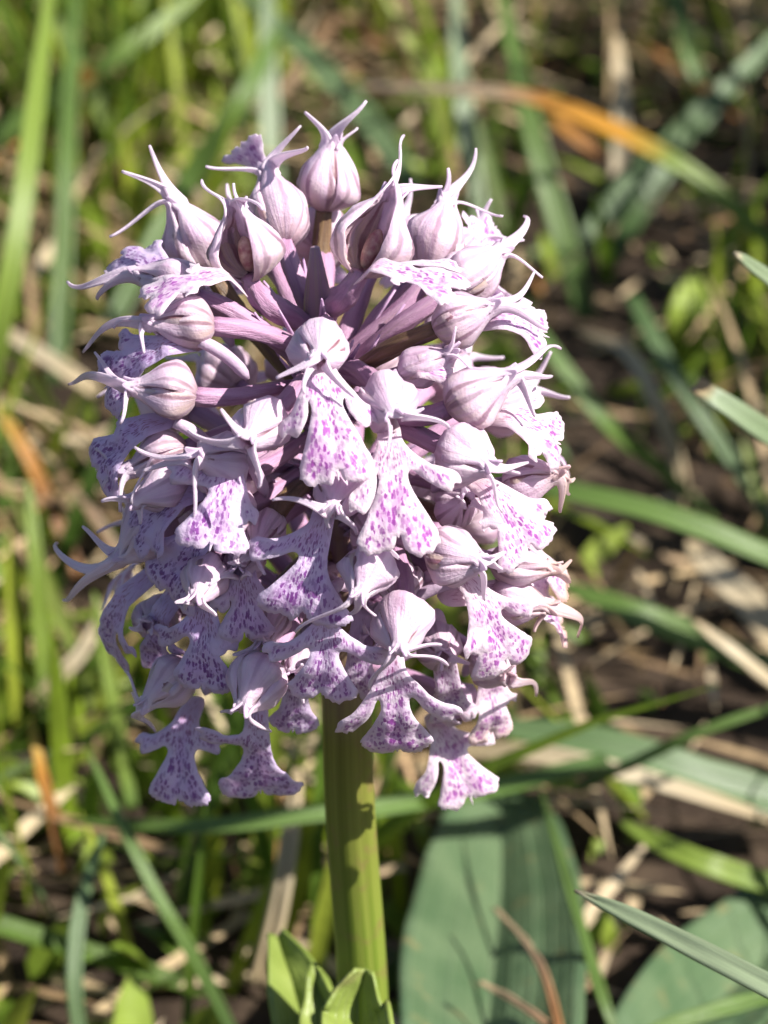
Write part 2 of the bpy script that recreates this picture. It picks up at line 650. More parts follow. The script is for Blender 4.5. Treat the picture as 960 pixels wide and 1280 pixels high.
def lip_outline(ln, wn, arms, aw, fan, skew, fr):
    pts = {}
    vr = 0.37 * ln
    for s in (-1, 1):
        q = [(s * wn * 0.55, 0.0), (s * wn * .85, 0.10 * ln)]
        end = arms[s]
        if end is not None:
            ua, va = end
            root = np.array([s * wn * 0.6, vr])
            ad = nrm(np.array([ua, va]) - root)
            l = np.linalg.norm(np.array([ua, va]) - root)
            ap = s * np.array([ad[1], -ad[0]])
            e = np.array([ua, va])
            hook = fr.uniform(-0.2, 0.2) * aw
            q += [(s * wn * 1.05, max(vr - aw * 1.5, 0.14 * ln))]
            q += [tuple(root + ad * l * 0.5 + ap * aw * 0.78)]
            q += [tuple(root + ad * l * 0.80 + ap * aw * 1.08), tuple(e - ad * aw * 0.15 + ap * (aw * 0.80 + hook))]
            q += [tuple(e + ad * 0.02 + ap * aw * 0.3), tuple(e - ad * aw * fr.uniform(0.05, 0.35)), tuple(e - ad * 0.01 - ap * aw * 0.45)]
            q += [tuple(e - ad * aw * 0.4 - ap * aw * 0.95), tuple(root + ad * l * 0.55 - ap * aw * 0.80)]
            q += [(s * wn * 1.0 + 0.10 * (ua - s * wn), vr + aw * 0.75 + 0.06 * max(0, va - vr))]
        h = fan / 2
        o = skew * h
        q += [(s * (wn * .92 + (h - wn) * 0.10) + o * .3, vr + (ln - vr) * 0.26),
              (s * (wn + (h - wn) * 0.64) + o * .7, vr + (ln - vr) * 0.62),
              (s * h * 0.98 + o, ln * 0.87), (s * h * 0.96 + o, ln * 0.93),
              (s * h * 0.78 + o, ln * (0.985 + fr.uniform(-.02, .02))), (s * h * 0.48 + o, ln * (1.0 + fr.uniform(-.03, .03))),
              (s * h * 0.16 + o, ln * fr.uniform(0.96, 1.0))]
        pts[s] = q
    nt_ = fr.uniform(0.88, 0.97)
    tooth = [(skew * fan / 2 - 0.012, ln * nt_), (skew * fan / 2, ln * (nt_ + fr.uniform(0.0, 0.10))), (skew * fan / 2 + 0.012, ln * nt_)]
    poly = pts[-1] + tooth + pts[1][::-1]
    c = crom(poly, len(poly) * 4, True)
    for k in range(len(c)):
        f = min(1, max(0, (c[k, 1] / ln - 0.6) / 0.3))
        nn = mnoise.noise(Vector((c[k, 0] * 22, c[k, 1] * 22, fan * 31)))
        c[k] += nrm(c[k] - np.array([0, 0.55 * ln])) * nn * (0.004 + 0.010 * f)
        c[k] += nrm(c[k] - np.array([0, 0.55 * ln])) * mnoise.noise(Vector((c[k, 0] * 60, c[k, 1] * 60, fan * 17))) * 0.020 * f
    return c


def make_lip(B, Lv, N, wn, arms, aw, fan, skew, parent, fr, shade_tint, wilt, dark=0.0, bow=None, curl=None):
    ln = np.linalg.norm(Lv)
    Ld = Lv / ln
    N = nrm(N - Ld * (N @ Ld))
    W = np.cross(N, Ld)
    c = lip_outline(ln, wn, arms, aw, fan, skew, fr)
    g = 0.034
    lo, hi = c.min(0), c.max(0)
    inner = []
    k = 0
    y = lo[1]
    while y < hi[1]:
        x = lo[0] + (g / 2 if k % 2 else 0)
        while x < hi[0]:
            p = np.array([x, y])
            if np.min(((c - p) ** 2).sum(1)) > (g * 0.62) ** 2:
                inner.append(p)
            x += g
        y += g * 0.87
        k += 1
    allp = [Vector(p) for p in c] + [Vector(p) for p in inner]
    vo, eo, fo, *_ = delaunay_2d_cdt(allp, [], [list(range(len(c)))], 1, 1e-5)
    vo = np.array([tuple(v) for v in vo])
    uu, v = vo[:, 0], vo[:, 1]
    edge = np.sqrt(((vo[:, None] - c[None]) ** 2).sum(2)).min(1)
    vn = v / ln
    sd = fr.uniform(0, 50)
    bow = fr.uniform(0.03, 0.10) if bow is None else bow
    curl = fr.uniform(0.2, 0.7) if curl is None else curl
    h = bow * 4 * vn * (1 - vn) * (ln / 0.7)
    h -= curl * np.abs(uu) ** 1.8 * np.where(vn > 0.45, 1.1, 0.5)
    h -= 0.022 * np.exp(-(uu / 0.035) ** 2) * np.clip((vn - 0.15) * 2, 0, 1) * np.clip((1.05 - vn) * 3, 0, 1)
    h += np.array([0.040 * mnoise.noise(Vector((a * 5 + sd, b * 6, sd))) + 0.014 * mnoise.noise(Vector((a * 15 + sd, b * 12, sd))) for a, b in vo])
    h += 0.020 * np.cos(np.arctan2(uu, v + 0.12 * ln) * 17 + sd) * np.clip(vn - 0.35, 0, 1) * np.clip(1.4 - vn, 0, 1)
    h -= 1.3 * ln * np.clip(0.17 - vn, 0, 1)
    arm = np.clip(np.abs(uu) - 0.6 * fan / 2, 0, 1) * (vn < 0.75)
    h += arm * fr.uniform(-0.35, 0.5)
    th = 0.015 * np.clip(edge / 0.03, 0.35, 1)
    pts3 = B + np.outer(v, Ld) + np.outer(uu, W) + np.outer(h, N)
    ang = np.arctan2(uu, v + 0.16)
    r = np.hypot(uu, v + 0.16)
    uv = np.stack([ang * (30 + 5 * fr.random()) + sd, r * 21.0 + sd * 1.7], 1)
    out, fs = shell(pts3, [tuple(f) for f in fo], th)
    t2 = lambda a: np.concatenate([a, a])
    wl = wilt * np.clip((0.10 - edge) / 0.10, 0, 1) * np.clip((vn - 0.6) * 3, 0, 1)
    return link('lip', out, fs, M['lip'], parent, t2(uv), {'edge': t2(edge), 'vv': t2(vn), 'shade_tint': np.full(2 * len(v), shade_tint), 'wilt': t2(wl)})


def ellipsoid(name, c, ax, ay, az, mat, parent, n=10, m=14):
    V = []
    for i in range(n + 1):
        a = math.pi * i / n
        for j in range(m):
            b = 2 * math.pi * j / m
            V.append(c + az * math.cos(a) + (ax * math.cos(b) + ay * math.sin(b)) * math.sin(a))
    return link(name, V, grid_faces(n + 1, m, True), mat, parent, [(j / m, i / n) for i in range(n + 1) for j in range(m)])


def flower(i, hood, wd=84, tips=(), lip=None, dz=0.0, kb=0.70, ka=0.97, opened=0.0, dors=None, green=0.4, ov='mauve',
           hl=None, shade_tint=0.35, wilt=0.0, tipk=1.08, label=None, ovary=True, osag=0.55, petals=True, orad=0.056):
    fr = random.Random(100 + i)
    bx, by, ax_, ay_ = hood
    B = S(bx, by, kb, dz)
    A = S(ax_, ay_, ka, dz)
    Z = nrm(A - B)
    L = np.linalg.norm(A - B) if hl is None else hl
    cmpp = (proj(B)[2] / DIST) / PPC
    R = wd / 2 * cmpp * .93
    L = max(L, 0.36)
    hue = fr.uniform(0, 1) * (1 - .6 * shade_tint)
    fl = empty('flower', B, orchid)
    if label:
        fl['label'] = label
    # direction of the back of the hood
    Lv = LB = None
    if lip:
        LB = S(*lip['b'], lip.get('kb', 0.84) - (.07 if lip.get('kb', 0) in (.98, 1.0) else 0), dz + lip.get('dz', 0))
        lip = dict(lip)
        tb = (lip['b'][0] - .13 * (lip['t'][0] - lip['b'][0]), lip['b'][1] - .13 * (lip['t'][1] - lip['b'][1]))
        LB0 = LB
        LT = S(*lip['t'], lip.get('kt', 1.06), dz + lip.get('dzt', lip.get('dz', 0)))
        LB = LB - .13 * (LT - LB)
        lip['b'] = tb
        Lv = LT - LB
    if dors is not None:
        D = R_ * dors[0] + U_ * dors[1] - F_ * dors[2]
    elif Lv is not None and abs(nrm(Lv) @ Z) < 0.93:
        D = -Lv
    else:
        D = np.array([0, 0, 1.0]) + 0.2 * U_
    X = D - Z * (D @ Z)
    X = nrm(X) if np.linalg.norm(X) > 0.05 else nrm(np.cross(Z, R_))
    Y = np.cross(Z, X)
    ph = [0.0, rad(112 - 33 * opened), -rad(112 - 33 * opened)]
    hws = [rad(58 + fr.uniform(-6, 4)), rad(66 + fr.uniform(-6, 6)), rad(66 + fr.uniform(-6, 6))]
    scl = [1.03, 1.0, 0.985]
    # free tips: where the photograph shows them, else flaring outward
    dflt = []
    for p in ph:
        rd = math.cos(p) * X + math.sin(p) * Y
        dflt.append(B + Z * (L + fr.uniform(.08, .18)) + rd * fr.uniform(.05, .16) + 0.06 * nrm(np.array([fr.uniform(-1, 1) for _ in range(3)])))
    import itertools
    tp = [S(t[0], t[1], t[3] if len(t) > 3 else tipk, dz + (t[2] if len(t) > 2 else 0)) for t in tips][:3]
    if tp:
        best = min(itertools.permutations(range(3), len(tp)), key=lambda pm: sum(np.sum((proj(dflt[a])[:2] - proj(tp[k])[:2]) ** 2) for k, a in enumerate(pm)))
        for k, a in enumerate(best):
            dflt[a] = tp[k]
    for k in range(3):
        sepal('sepal', B, Z, X, Y, L * fr.uniform(.96, 1.04), R * scl[k], ph[k], hws[k], dflt[k], fl, M['hood'], wilt, green * (0.6 if k == 0 else 1.0), fr=fr, hue=hue)
    if petals:
        for s in (-1, 1):
            p = s * rad(54 if not opened else 66)
            rd = math.cos(p) * X + math.sin(p) * Y
            tip = B + Z * (L + 0.10) + rd * R * 0.35
            sepal('petal', B + Z * 0.02, Z, X, Y, L * 0.92, R * 0.84, p, rad(48), tip, fl, M['petal'], wilt, 0.3, short=True, fr=fr)
        ellipsoid('column', B + Z * L * 0.36 + X * R * 0.2, X * R * 0.36 * (1 - .4 * opened), Y * R * 0.34 * (1 - .4 * opened), Z * L * 0.27, M['column'], fl)
    if lip:
        ld2 = np.array([lip['t'][0] - lip['b'][0], -(lip['t'][1] - lip['b'][1])], float)
        l2 = np.linalg.norm(ld2)
        w2 = np.array([-ld2[1], ld2[0]]) / l2
        ln = np.linalg.norm(Lv)
        cm = (proj(LB)[2] / DIST) / PPC
        arms = {-1: None, 1: None}
        for q in lip.get('arms', ()):
            r2 = np.array([q[0] - lip['b'][0], -(q[1] - lip['b'][1])], float)
            u_, v_ = (r2 @ w2) * cm, (r2 @ ld2) / l2 / l2 * ln
            arms[1 if u_ > 0 else -1] = (u_, v_)
        N = -F_ * 1.0 + lip.get('nx', 0.0) * R_ + lip.get('ny', 0.12) * U_
        if 'n' in lip:
            N = R_ * lip['n'][0] + U_ * lip['n'][1] - F_ * lip['n'][2]
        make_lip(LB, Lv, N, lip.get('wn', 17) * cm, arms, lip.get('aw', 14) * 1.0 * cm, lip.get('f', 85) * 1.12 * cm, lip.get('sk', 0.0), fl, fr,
                 lip.get('shade_tint', shade_tint), wilt, bow=lip.get('bow'), curl=lip.get('curl'))
        # spur behind the lip
        back = nrm(-Z * 1.0 - np.array([0, 0, 0.35]))
        a = LB - Z * 0.10 - X * R * .15
        pts = bez(a, a + back * 0.12, a + back * 0.25 - np.array([0, 0, 0.05]), a + back * 0.32 - np.array([0, 0, 0.14]), 10)
        if opened < .85:
          tube('spur', pts, np.interp(np.linspace(0, 1, 10), [0, .3, .85, 1], [.04, .042, .04, .015]), M['spur'], fl, seg=10)
    if ovary:
        e = B + Z * 0.03
        rr = math.hypot(e[0], e[1])
        z0 = e[2] - osag * rr
        st = axis(min(z0, 10.1))
        rd = nrm(np.array([e[0] - st[0], e[1] - st[1], 0]))
        l = np.linalg.norm(e - st)
        pts = bez(st, st + (rd * 0.22 + np.array([0, 0, 0.85])) * l * 0.42, e - Z * l * 0.35, e, 22)
        s_ = np.linspace(0, 1, 22)
        ra = np.interp(s_, [0, .3, .65, .92, 1], [.03, orad * .8, orad * 1.05, .058, .055])
        tube('ovary', pts, ra, M['ovary_' + ov], fl, seg=24, ridges=6, twist=3.0, amp=0.10)
        # bract at the foot of the ovary
        bt = pts[11] + (rd * 0.1 + np.array([0, 0, 0.24])) + 0.07 * np.array([fr.uniform(-1, 1), fr.uniform(-1, 1), 0])
        ribbon('bract', [st - np.array([0, 0, 0.02]), pts[4] - np.array([0, 0, 0.09]), bt], [0.06, 0.11, 0.008], M['bract'], fl, (0, 0, 1), n=10, fold=0.3, th=0.014)
    return fl


def ribbon(name, pts, widths, mat, parent=None, hint=(0, 0, 1), n=24, fold=0.25, th=0.02, m=5, wave=0.0, twist=0.0, seed=0, tail=None, pleat=0.0):
    """a strap with a folded midrib: grass blade, bract, leaf"""
    ctr = crom(pts, n) if len(pts) > 2 else np.array([np.array(pts[0]) * (1 - t) + np.array(pts[1]) * t for t in np.linspace(0, 1, n)])
    k = len(ctr)
    s = np.linspace(0, 1, k)
    wd = np.interp(s, np.linspace(0, 1, len(widths)), widths) if tail is None else np.interp(s, tail, widths)
    T, Sd, Nn = frames(ctr, np.asarray(hint, float))
    u = np.linspace(-1, 1, m)
    V, UV = [], []
    for i in range(k):
        a = twist * (s[i] - 0.3)
        sd = Sd[i] * math.cos(a) + Nn[i] * math.sin(a)
        nn = -Sd[i] * math.sin(a) + Nn[i] * math.cos(a)
        hgt = wd[i] / 2 * fold * (np.abs(u) - 0.5) * 2
        if wave:
            hgt = hgt + wave * np.array([mnoise.noise(Vector((seed + s[i] * 6, x * 1.3, seed))) for x in u])
        if pleat:
            hgt = hgt + pleat * wd[i] * np.cos(u * 11 + seed + 0.6 * math.sin(s[i] * 5))
        V.append(ctr[i] + np.outer(u * wd[i] / 2, sd) + np.outer(hgt, nn))
        UV += [((x + 1) / 2, s[i]) for x in u]
    V = np.concatenate(V)
    out, fs = shell(V, grid_faces(k, m), th)
    return link(name, out, fs, mat, parent, UV + UV)


# --- the flowers, each posed on its own (photograph positions) -------------
FL = [
    # crown of the head
    dict(hood=(405, 263, 414, 184), wd=84, tips=[(381, 140), (458, 126), (447, 160)], dz=-0.55, kb=.80, ka=.95, dors=(0.8, .2, .3), green=.9, ov='brown', osag=1.5),
    dict(hood=(356, 306, 336, 222), wd=86, tips=[(257, 208), (376, 157), (384, 184)], dz=-0.45, kb=.80, ka=.95, dors=(.3, -.3, 1), green=.5, ov='mauve', osag=1.5,
         lip=dict(b=(340, 226), t=(298, 180), f=62, kb=.95, kt=1.02, dz=-.45, n=(.3, .5, -.8), wn=14)),
    dict(hood=(262, 335, 222, 258), wd=84, tips=[(187, 182), (152, 214), (137, 296)], dz=-.25, kb=.80, ka=1.0, dors=(-.7, .3, .3), green=.6, ov='brown', osag=1.15),
    dict(hood=(312, 350, 296, 268), wd=100, tips=[(252, 225), (292, 229), (328, 262)], dz=-.05, kb=.80, ka=1.0, dors=(.2, .4, -1), opened=.9, green=.9, osag=1.15, orad=.08,
         lip=dict(b=(290, 350), t=(180, 380), f=66, arms=[(240, 330), (232, 402)], aw=11, kb=.93, kt=1.12, n=(-.1, .8, .6), shade_tint=.1)),
    dict(hood=(448, 344, 486, 252), wd=108, tips=[(505, 169), (497, 200), (553, 233)], dz=-.05, kb=.80, ka=1.0, dors=(.5, .5, -.9), opened=.9, green=.9, osag=1.5, orad=.08,
         lip=dict(b=(462, 332), t=(578, 368), f=64, arms=[(570, 312), (505, 372)], aw=11, kb=.95, kt=1.12, n=(.05, .8, .6), shade_tint=.1)),
    dict(hood=(532, 345, 556, 258), wd=88, tips=[(595, 185), (628, 270), (560, 210)], dz=-.35, kb=.80, ka=.97, dors=(.2, .8, .4), green=.8, ov='mauve', osag=1.15),
    dict(hood=(560, 365, 622, 318), wd=74, tips=[(655, 270), (678, 347), (655, 300)], dz=-.3, kb=.85, ka=1.0, dors=(.0, .6, .8), green=.4, osag=1.15,
         lip=dict(b=(590, 325), t=(620, 282), f=60, arms=[(575, 275)], kb=.9, kt=.98, dz=-.5, n=(.2, -.3, .9), wn=14)),
    dict(hood=(543, 412, 612, 384), wd=72, tips=[(668, 340), (684, 412), (660, 385)], dz=0.0, kb=.82, ka=1.0, dors=(-.1, .8, .5), green=1.0, ov='brown', osag=1.15,
         lip=dict(b=(615, 398), t=(684, 420), f=62, arms=[(672, 380)], kb=.95, kt=1.05, n=(.2, .4, .8), shade_tint=.25)),
    # left flank, in the shade
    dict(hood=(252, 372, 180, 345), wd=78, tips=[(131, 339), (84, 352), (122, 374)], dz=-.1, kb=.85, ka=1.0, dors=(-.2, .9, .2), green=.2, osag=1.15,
         lip=dict(b=(215, 355), t=(146, 320), f=50, arms=[(142, 364), (185, 302)], aw=13, kb=.98, kt=1.02, dz=-.05, n=(-.2, .6, .6), shade_tint=.8)),
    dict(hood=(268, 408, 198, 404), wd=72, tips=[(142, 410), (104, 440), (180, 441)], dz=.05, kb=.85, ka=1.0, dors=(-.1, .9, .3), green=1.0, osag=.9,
         lip=dict(b=(218, 428), t=(128, 486), f=84, arms=[(140, 425)], kb=.95, kt=1.03, n=(-.5, .2, .8), shade_tint=.95)),
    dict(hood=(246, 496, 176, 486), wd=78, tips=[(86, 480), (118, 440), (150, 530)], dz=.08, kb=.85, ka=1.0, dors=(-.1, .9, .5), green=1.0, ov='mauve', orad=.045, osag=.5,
         lip=dict(b=(190, 528), t=(118, 592), f=80, arms=[(140, 535)], kb=.92, kt=1.03, n=(-.5, .2, .8), shade_tint=1.0)),
    dict(hood=(236, 560, 176, 582), wd=68, tips=[(120, 560), (128, 610), (150, 640)], dz=-.1, kb=.85, ka=.98, green=.7, osag=.4, shade_tint=.9),
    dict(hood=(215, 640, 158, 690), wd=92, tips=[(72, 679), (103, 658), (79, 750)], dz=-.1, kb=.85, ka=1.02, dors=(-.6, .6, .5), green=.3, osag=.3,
         lip=dict(b=(165, 735), t=(143, 826), f=62, arms=[(200, 790)], aw=11, kb=.96, kt=1.0, n=(-.5, .1, .8), shade_tint=.9)),
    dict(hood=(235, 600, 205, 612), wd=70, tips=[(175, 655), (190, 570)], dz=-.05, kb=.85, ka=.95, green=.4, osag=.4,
         lip=dict(b=(228, 618), t=(160, 672), f=66, arms=[(168, 625), (205, 690)], kb=.96, kt=1.03, n=(-.5, .1, .8), shade_tint=1.0)),
    # middle rows
    dict(hood=(342, 520, 312, 548), wd=76, tips=[(235, 537), (276, 511), (323, 610)], dz=.10, kb=.82, ka=1.03, dors=(.1, .6, .8), green=.1, osag=.4),
    dict(hood=(290, 590, 250, 574), wd=84, tips=[(168, 559), (178, 589), (238, 658)], dz=.02, kb=.80, ka=1.0, dors=(-.1, .9, .4), green=.1, osag=.4,
         lip=dict(b=(290, 572), t=(262, 688), f=84, arms=[(212, 590), (313, 656)], aw=14, kb=.98, kt=1.10, shade_tint=.55)),
    dict(hood=(300, 640, 278, 642), wd=66, tips=[], dz=-.1, kb=.75, ka=.9, green=.3, osag=.3,
         lip=dict(b=(272, 652), t=(205, 744), f=88, arms=[(190, 690)], kb=.94, kt=1.02, n=(-.3, .1, .9), shade_tint=.95)),
    dict(hood=(404, 424, 398, 452), wd=76, tips=[(345, 473), (443, 496), (381, 492)], dz=.05, kb=.84, ka=1.07, dors=(0, .5, .9), green=0, osag=.6, hl=.40,
         lip=dict(b=(400, 452), t=(424, 604), f=84, arms=[(360, 548), (468, 532)], aw=15, kb=.98, kt=1.10, shade_tint=.1, wn=19)),
    dict(hood=(480, 494, 492, 520), wd=76, tips=[(474, 582), (562, 535), (530, 510)], dz=.08, kb=.82, ka=1.06, dors=(-.3, .6, .8), opened=.5, green=.2, osag=.5, hl=.42,
         lip=dict(b=(486, 536), t=(500, 692), f=92, arms=[(444, 642), (570, 610)], aw=14, kb=.98, kt=1.12, dz=.05, shade_tint=.0, wn=17)),
    dict(hood=(432, 602, 418, 632), wd=70, tips=[(412, 660), (446, 668), (340, 625)], dz=-.02, kb=.84, ka=1.05, dors=(0, .5, .9), opened=.3, green=.1, osag=.4, hl=.40,
         lip=dict(b=(404, 645), t=(374, 776), f=110, arms=[(310, 688)], aw=15, kb=.98, kt=1.08, shade_tint=.65, sk=.05)),
    dict(hood=(560, 512, 632, 474), wd=80, tips=[(701, 436), (669, 521), (690, 470)], dz=.05, kb=.85, ka=1.03, dors=(-.2, .9, .5), green=.9, ov='mauve', osag=.5,
         lip=dict(b=(628, 518), t=(704, 556), f=78, arms=[(690, 490), (655, 575)], aw=12, kb=.96, kt=1.06, n=(.35, .3, .8), shade_tint=.05)),
    dict(hood=(556, 560, 606, 582), wd=84, tips=[(660, 578), (628, 640), (650, 592)], dz=.05, kb=.86, ka=1.06, dors=(-.1, .6, .85), green=.1, osag=.45,
         lip=dict(b=(604, 604), t=(668, 694), f=88, arms=[(606, 662), (690, 640)], aw=13, kb=.98, kt=1.09, n=(.2, .2, .9), shade_tint=.05)),
    dict(hood=(540, 688, 592, 702), wd=80, tips=[(628, 712), (606, 750), (632, 690)], dz=.05, kb=.88, ka=1.06, dors=(-.1, .6, .85), green=.8, osag=.4,
         lip=dict(b=(585, 726), t=(634, 836), f=86, arms=[(576, 812), (665, 760)], aw=13, kb=.98, kt=1.09, n=(.15, .2, .9), shade_tint=.1)),
    dict(hood=(630, 608, 668, 600), wd=62, tips=[(718, 598), (712, 618), (700, 640)], dz=-.15, kb=.9, ka=1.02, green=.1, wilt=.55, osag=.4, shade_tint=.1,
         label='flower on the sunny edge with yellowing shrivelled tips'),
    dict(hood=(612, 700, 655, 706), wd=64, tips=[(714, 700), (712, 724)], dz=-.1, kb=.9, ka=1.0, green=1.0, wilt=.7, osag=.3,
         lip=dict(b=(660, 695), t=(712, 738), f=40, kb=.98, kt=1.06, n=(.4, .3, .8), shade_tint=.0), label='small flower with brown withered lip edges'),
    dict(hood=(610, 740, 660, 752), wd=66, tips=[(722, 796), (706, 768), (668, 790)], dz=-.05, kb=.9, ka=1.02, green=.3, wilt=.6, osag=.3,
         lip=dict(b=(610, 738), t=(706, 786), f=58, arms=[(690, 742)], kb=1.0, kt=1.06, n=(.3, .4, .8), shade_tint=.15), label='half withered flower with a narrow folded lip'),
    # lower rows
    dict(hood=(266, 704, 250, 738), wd=62, tips=[(232, 762), (270, 770)], dz=.0, kb=.88, ka=1.05, dors=(0, .5, .9), green=.1, osag=.3,
         lip=dict(b=(258, 752), t=(254, 864), f=76, arms=[(177, 818), (290, 810)], aw=14, kb=1.0, kt=1.06, n=(-.2, .1, .9), shade_tint=.9)),
    dict(hood=(470, 690, 450, 738), wd=72, tips=[(369, 790), (436, 768), (470, 770)], dz=.12, kb=.90, ka=1.08, dors=(.4, .4, .9), green=0, osag=.3,
         lip=dict(b=(410, 764), t=(402, 874), f=80, arms=[(332, 818), (486, 822)], aw=13, kb=1.0, kt=1.06, shade_tint=.6)),
    dict(hood=(506, 752, 500, 798), wd=78, tips=[(462, 862), (560, 832), (552, 806)], dz=.08, kb=.90, ka=1.08, dors=(0, .4, .95), green=0, osag=.25, hl=.40,
         lip=dict(b=(490, 808), t=(497, 942), f=84, arms=[(424, 904), (572, 884)], aw=15, kb=1.0, kt=1.08, shade_tint=.3)),
    dict(hood=(240, 828, 208, 858), wd=68, tips=[(156, 838), (194, 914), (165, 866)], dz=.0, kb=.92, ka=1.04, dors=(-.2, .5, .85), green=.2, osag=.2,
         lip=dict(b=(236, 890), t=(224, 1006), f=74, arms=[(170, 932), (282, 930)], aw=13, kb=1.0, kt=1.04, n=(-.2, .1, .9), shade_tint=.85)),
    dict(hood=(338, 826, 314, 868), wd=80, tips=[(276, 890), (338, 914), (300, 890)], dz=.0, kb=.90, ka=1.06, dors=(0, .5, .9), green=.1, osag=.2,
         lip=dict(b=(320, 884), t=(326, 998), f=98, arms=[(246, 920)], aw=13, kb=1.0, kt=1.04, shade_tint=.85)),
    dict(hood=(575, 880, 562, 880), wd=60, tips=[], dz=-.2, kb=.85, ka=.95, green=.2, osag=.1,
         lip=dict(b=(548, 905), t=(590, 1002), f=74, arms=[(524, 994), (620, 920)], aw=11, kb=1.0, kt=1.02, dz=-.1, n=(.1, .1, .9), shade_tint=.0)),
    dict(hood=(600, 822, 618, 836), wd=62, tips=[(670, 870), (650, 852)], dz=-.15, kb=.9, ka=1.0, green=.2, wilt=.4, osag=.2,
         lip=dict(b=(612, 838), t=(614, 926), f=56, arms=[(590, 885), (640, 880)], aw=11, kb=1.0, kt=1.03, n=(.3, .1, .9), shade_tint=.0)),
    # half hidden flowers deeper in the head
    dict(hood=(500, 470, 540, 452), wd=52, tips=[], dz=-.1, kb=.75, ka=.86, green=.1, osag=.6,
         lip=dict(b=(520, 458), t=(572, 462), f=50, kb=.86, kt=.93, shade_tint=0)),
    dict(hood=(470, 780, 462, 800), wd=60, tips=[], dz=-.2, kb=.6, ka=.85, green=.6, osag=.3,
         lip=dict(b=(452, 790), t=(446, 872), f=66, kb=.86, kt=.9, dz=-.1, shade_tint=.6)),
    dict(hood=(395, 800, 388, 815), wd=56, tips=[], dz=-.3, kb=.6, ka=.82, green=.8, osag=.3, ov='brown'),
    dict(hood=(460, 660, 470, 680), wd=60, tips=[], dz=-.2, kb=.65, ka=.86, green=.6, osag=.3),
    dict(hood=(312, 690, 300, 712), wd=58, tips=[], dz=-.1, kb=.75, ka=.95, green=.3, osag=.3, shade_tint=.8,
         lip=dict(b=(305, 715), t=(308, 800), f=66, arms=[(268, 762), (345, 752)], aw=12, kb=.94, kt=1.0, shade_tint=.8)),
    dict(hood=(200, 770, 185, 780), wd=58, tips=[], dz=-.1, kb=.85, ka=.98, green=.3, osag=.3, shade_tint=.9,
         lip=dict(b=(205, 760), t=(196, 842), f=62, arms=[(165, 800), (240, 800)], aw=12, kb=.94, kt=.99, n=(-.3, .1, .9), shade_tint=.95)),
    dict(hood=(380, 820, 372, 835), wd=56, tips=[], dz=-.15, kb=.8, ka=.92, green=.5, osag=.3, shade_tint=.7,
         lip=dict(b=(372, 838), t=(366, 915), f=60, kb=.9, kt=.95, dz=-.1, shade_tint=.8)),
    dict(hood=(545, 800, 552, 815), wd=58, tips=[], dz=-.15, kb=.8, ka=.93, green=.5, osag=.3,
         lip=dict(b=(552, 812), t=(566, 900), f=60, kb=.92, kt=.97, dz=-.1, shade_tint=.3)),
    dict(hood=(340, 650, 330, 668), wd=60, tips=[], dz=-.2, kb=.75, ka=.86, green=.7, osag=.4, ov='brown'),
    dict(hood=(505, 715, 500, 735), wd=60, tips=[], dz=-.25, kb=.75, ka=.86, green=.8, osag=.3, ov='brown'),
    dict(hood=(340, 760, 335, 780), wd=56, tips=[], dz=-.2, kb=.75, ka=.85, green=.9, osag=.3, ov='brown'),
    dict(hood=(560, 640, 575, 630), wd=56, tips=[], dz=-.15, kb=.75, ka=.88, green=.7, osag=.4, ov='brown'),
]
for i, kw in enumerate(FL):
    flower(i, **kw)

# ovaries of the crown whose flowers stand behind, seen between the front ones
# flowers round the far side of the head
for i in range(18):
    a = rad(22 + i * 8)
    for zz in ((10.1, 9.1, 8.2)[i % 3],):
        k = math.sqrt(max(0.1, 1 - ((zz - ECEN[2]) / ELL[2]) ** 2))
        rd = np.array([math.cos(a), math.sin(a), 0])
        b = rd * ELL[0] * k * .66 + np.array([0, 0, zz])
        q = proj(b)
        e = proj(rd * ELL[0] * k * .98 + np.array([0, 0, zz + .08]))
        if q[2] < DIST:
            continue
        # same builder, depths taken straight from the far side
        fr = random.Random(900 + i)
        fl = empty('flower', b, orchid)
        Z = nrm(rd + np.array([0, 0, .15]))
        X = nrm(np.array([0, 0, 1.0]) - Z * Z[2])
        Y = np.cross(Z, X)
        for kk, (p, hw) in enumerate(((0, 58), (112, 66), (-112, 66))):
            r2 = math.cos(rad(p)) * X + math.sin(rad(p)) * Y
            sepal('sepal', b, Z, X, Y, .42, .215 * (1.03, 1, .985)[kk], rad(p), rad(hw), b + Z * .65 + r2 * .2, fl, M['hood'], 0, .4, fr=fr)
        make_lip(b + Z * .25 - X * .12, Z * .35 - X * .55, Z, .085, {-1: (-.33, .38), 1: (.33, .38)}, .075, .46, 0, fl, fr, .3, 0)
        st = axis(zz - .7)
        tube('ovary', bez(st, st + rd * .3 + np.array([0, 0, .4]), b - Z * .3, b, 16), np.full(16, .065), M['ovary_mauve'], fl, seg=12, ridges=3, twist=4.5, amp=.14)

# leaves of the orchid
def leaf(pts, widths, mat, hint, fold=.3, th=.045, wave=.06, seed=3, n=30, tail=None):
    return ribbon('leaf', pts, widths, mat, orchid, hint, n=n, fold=fold, th=th, m=25, pleat=0.012 if mat is M['leaf'] else 0.0, wave=wave, seed=seed, tail=tail)


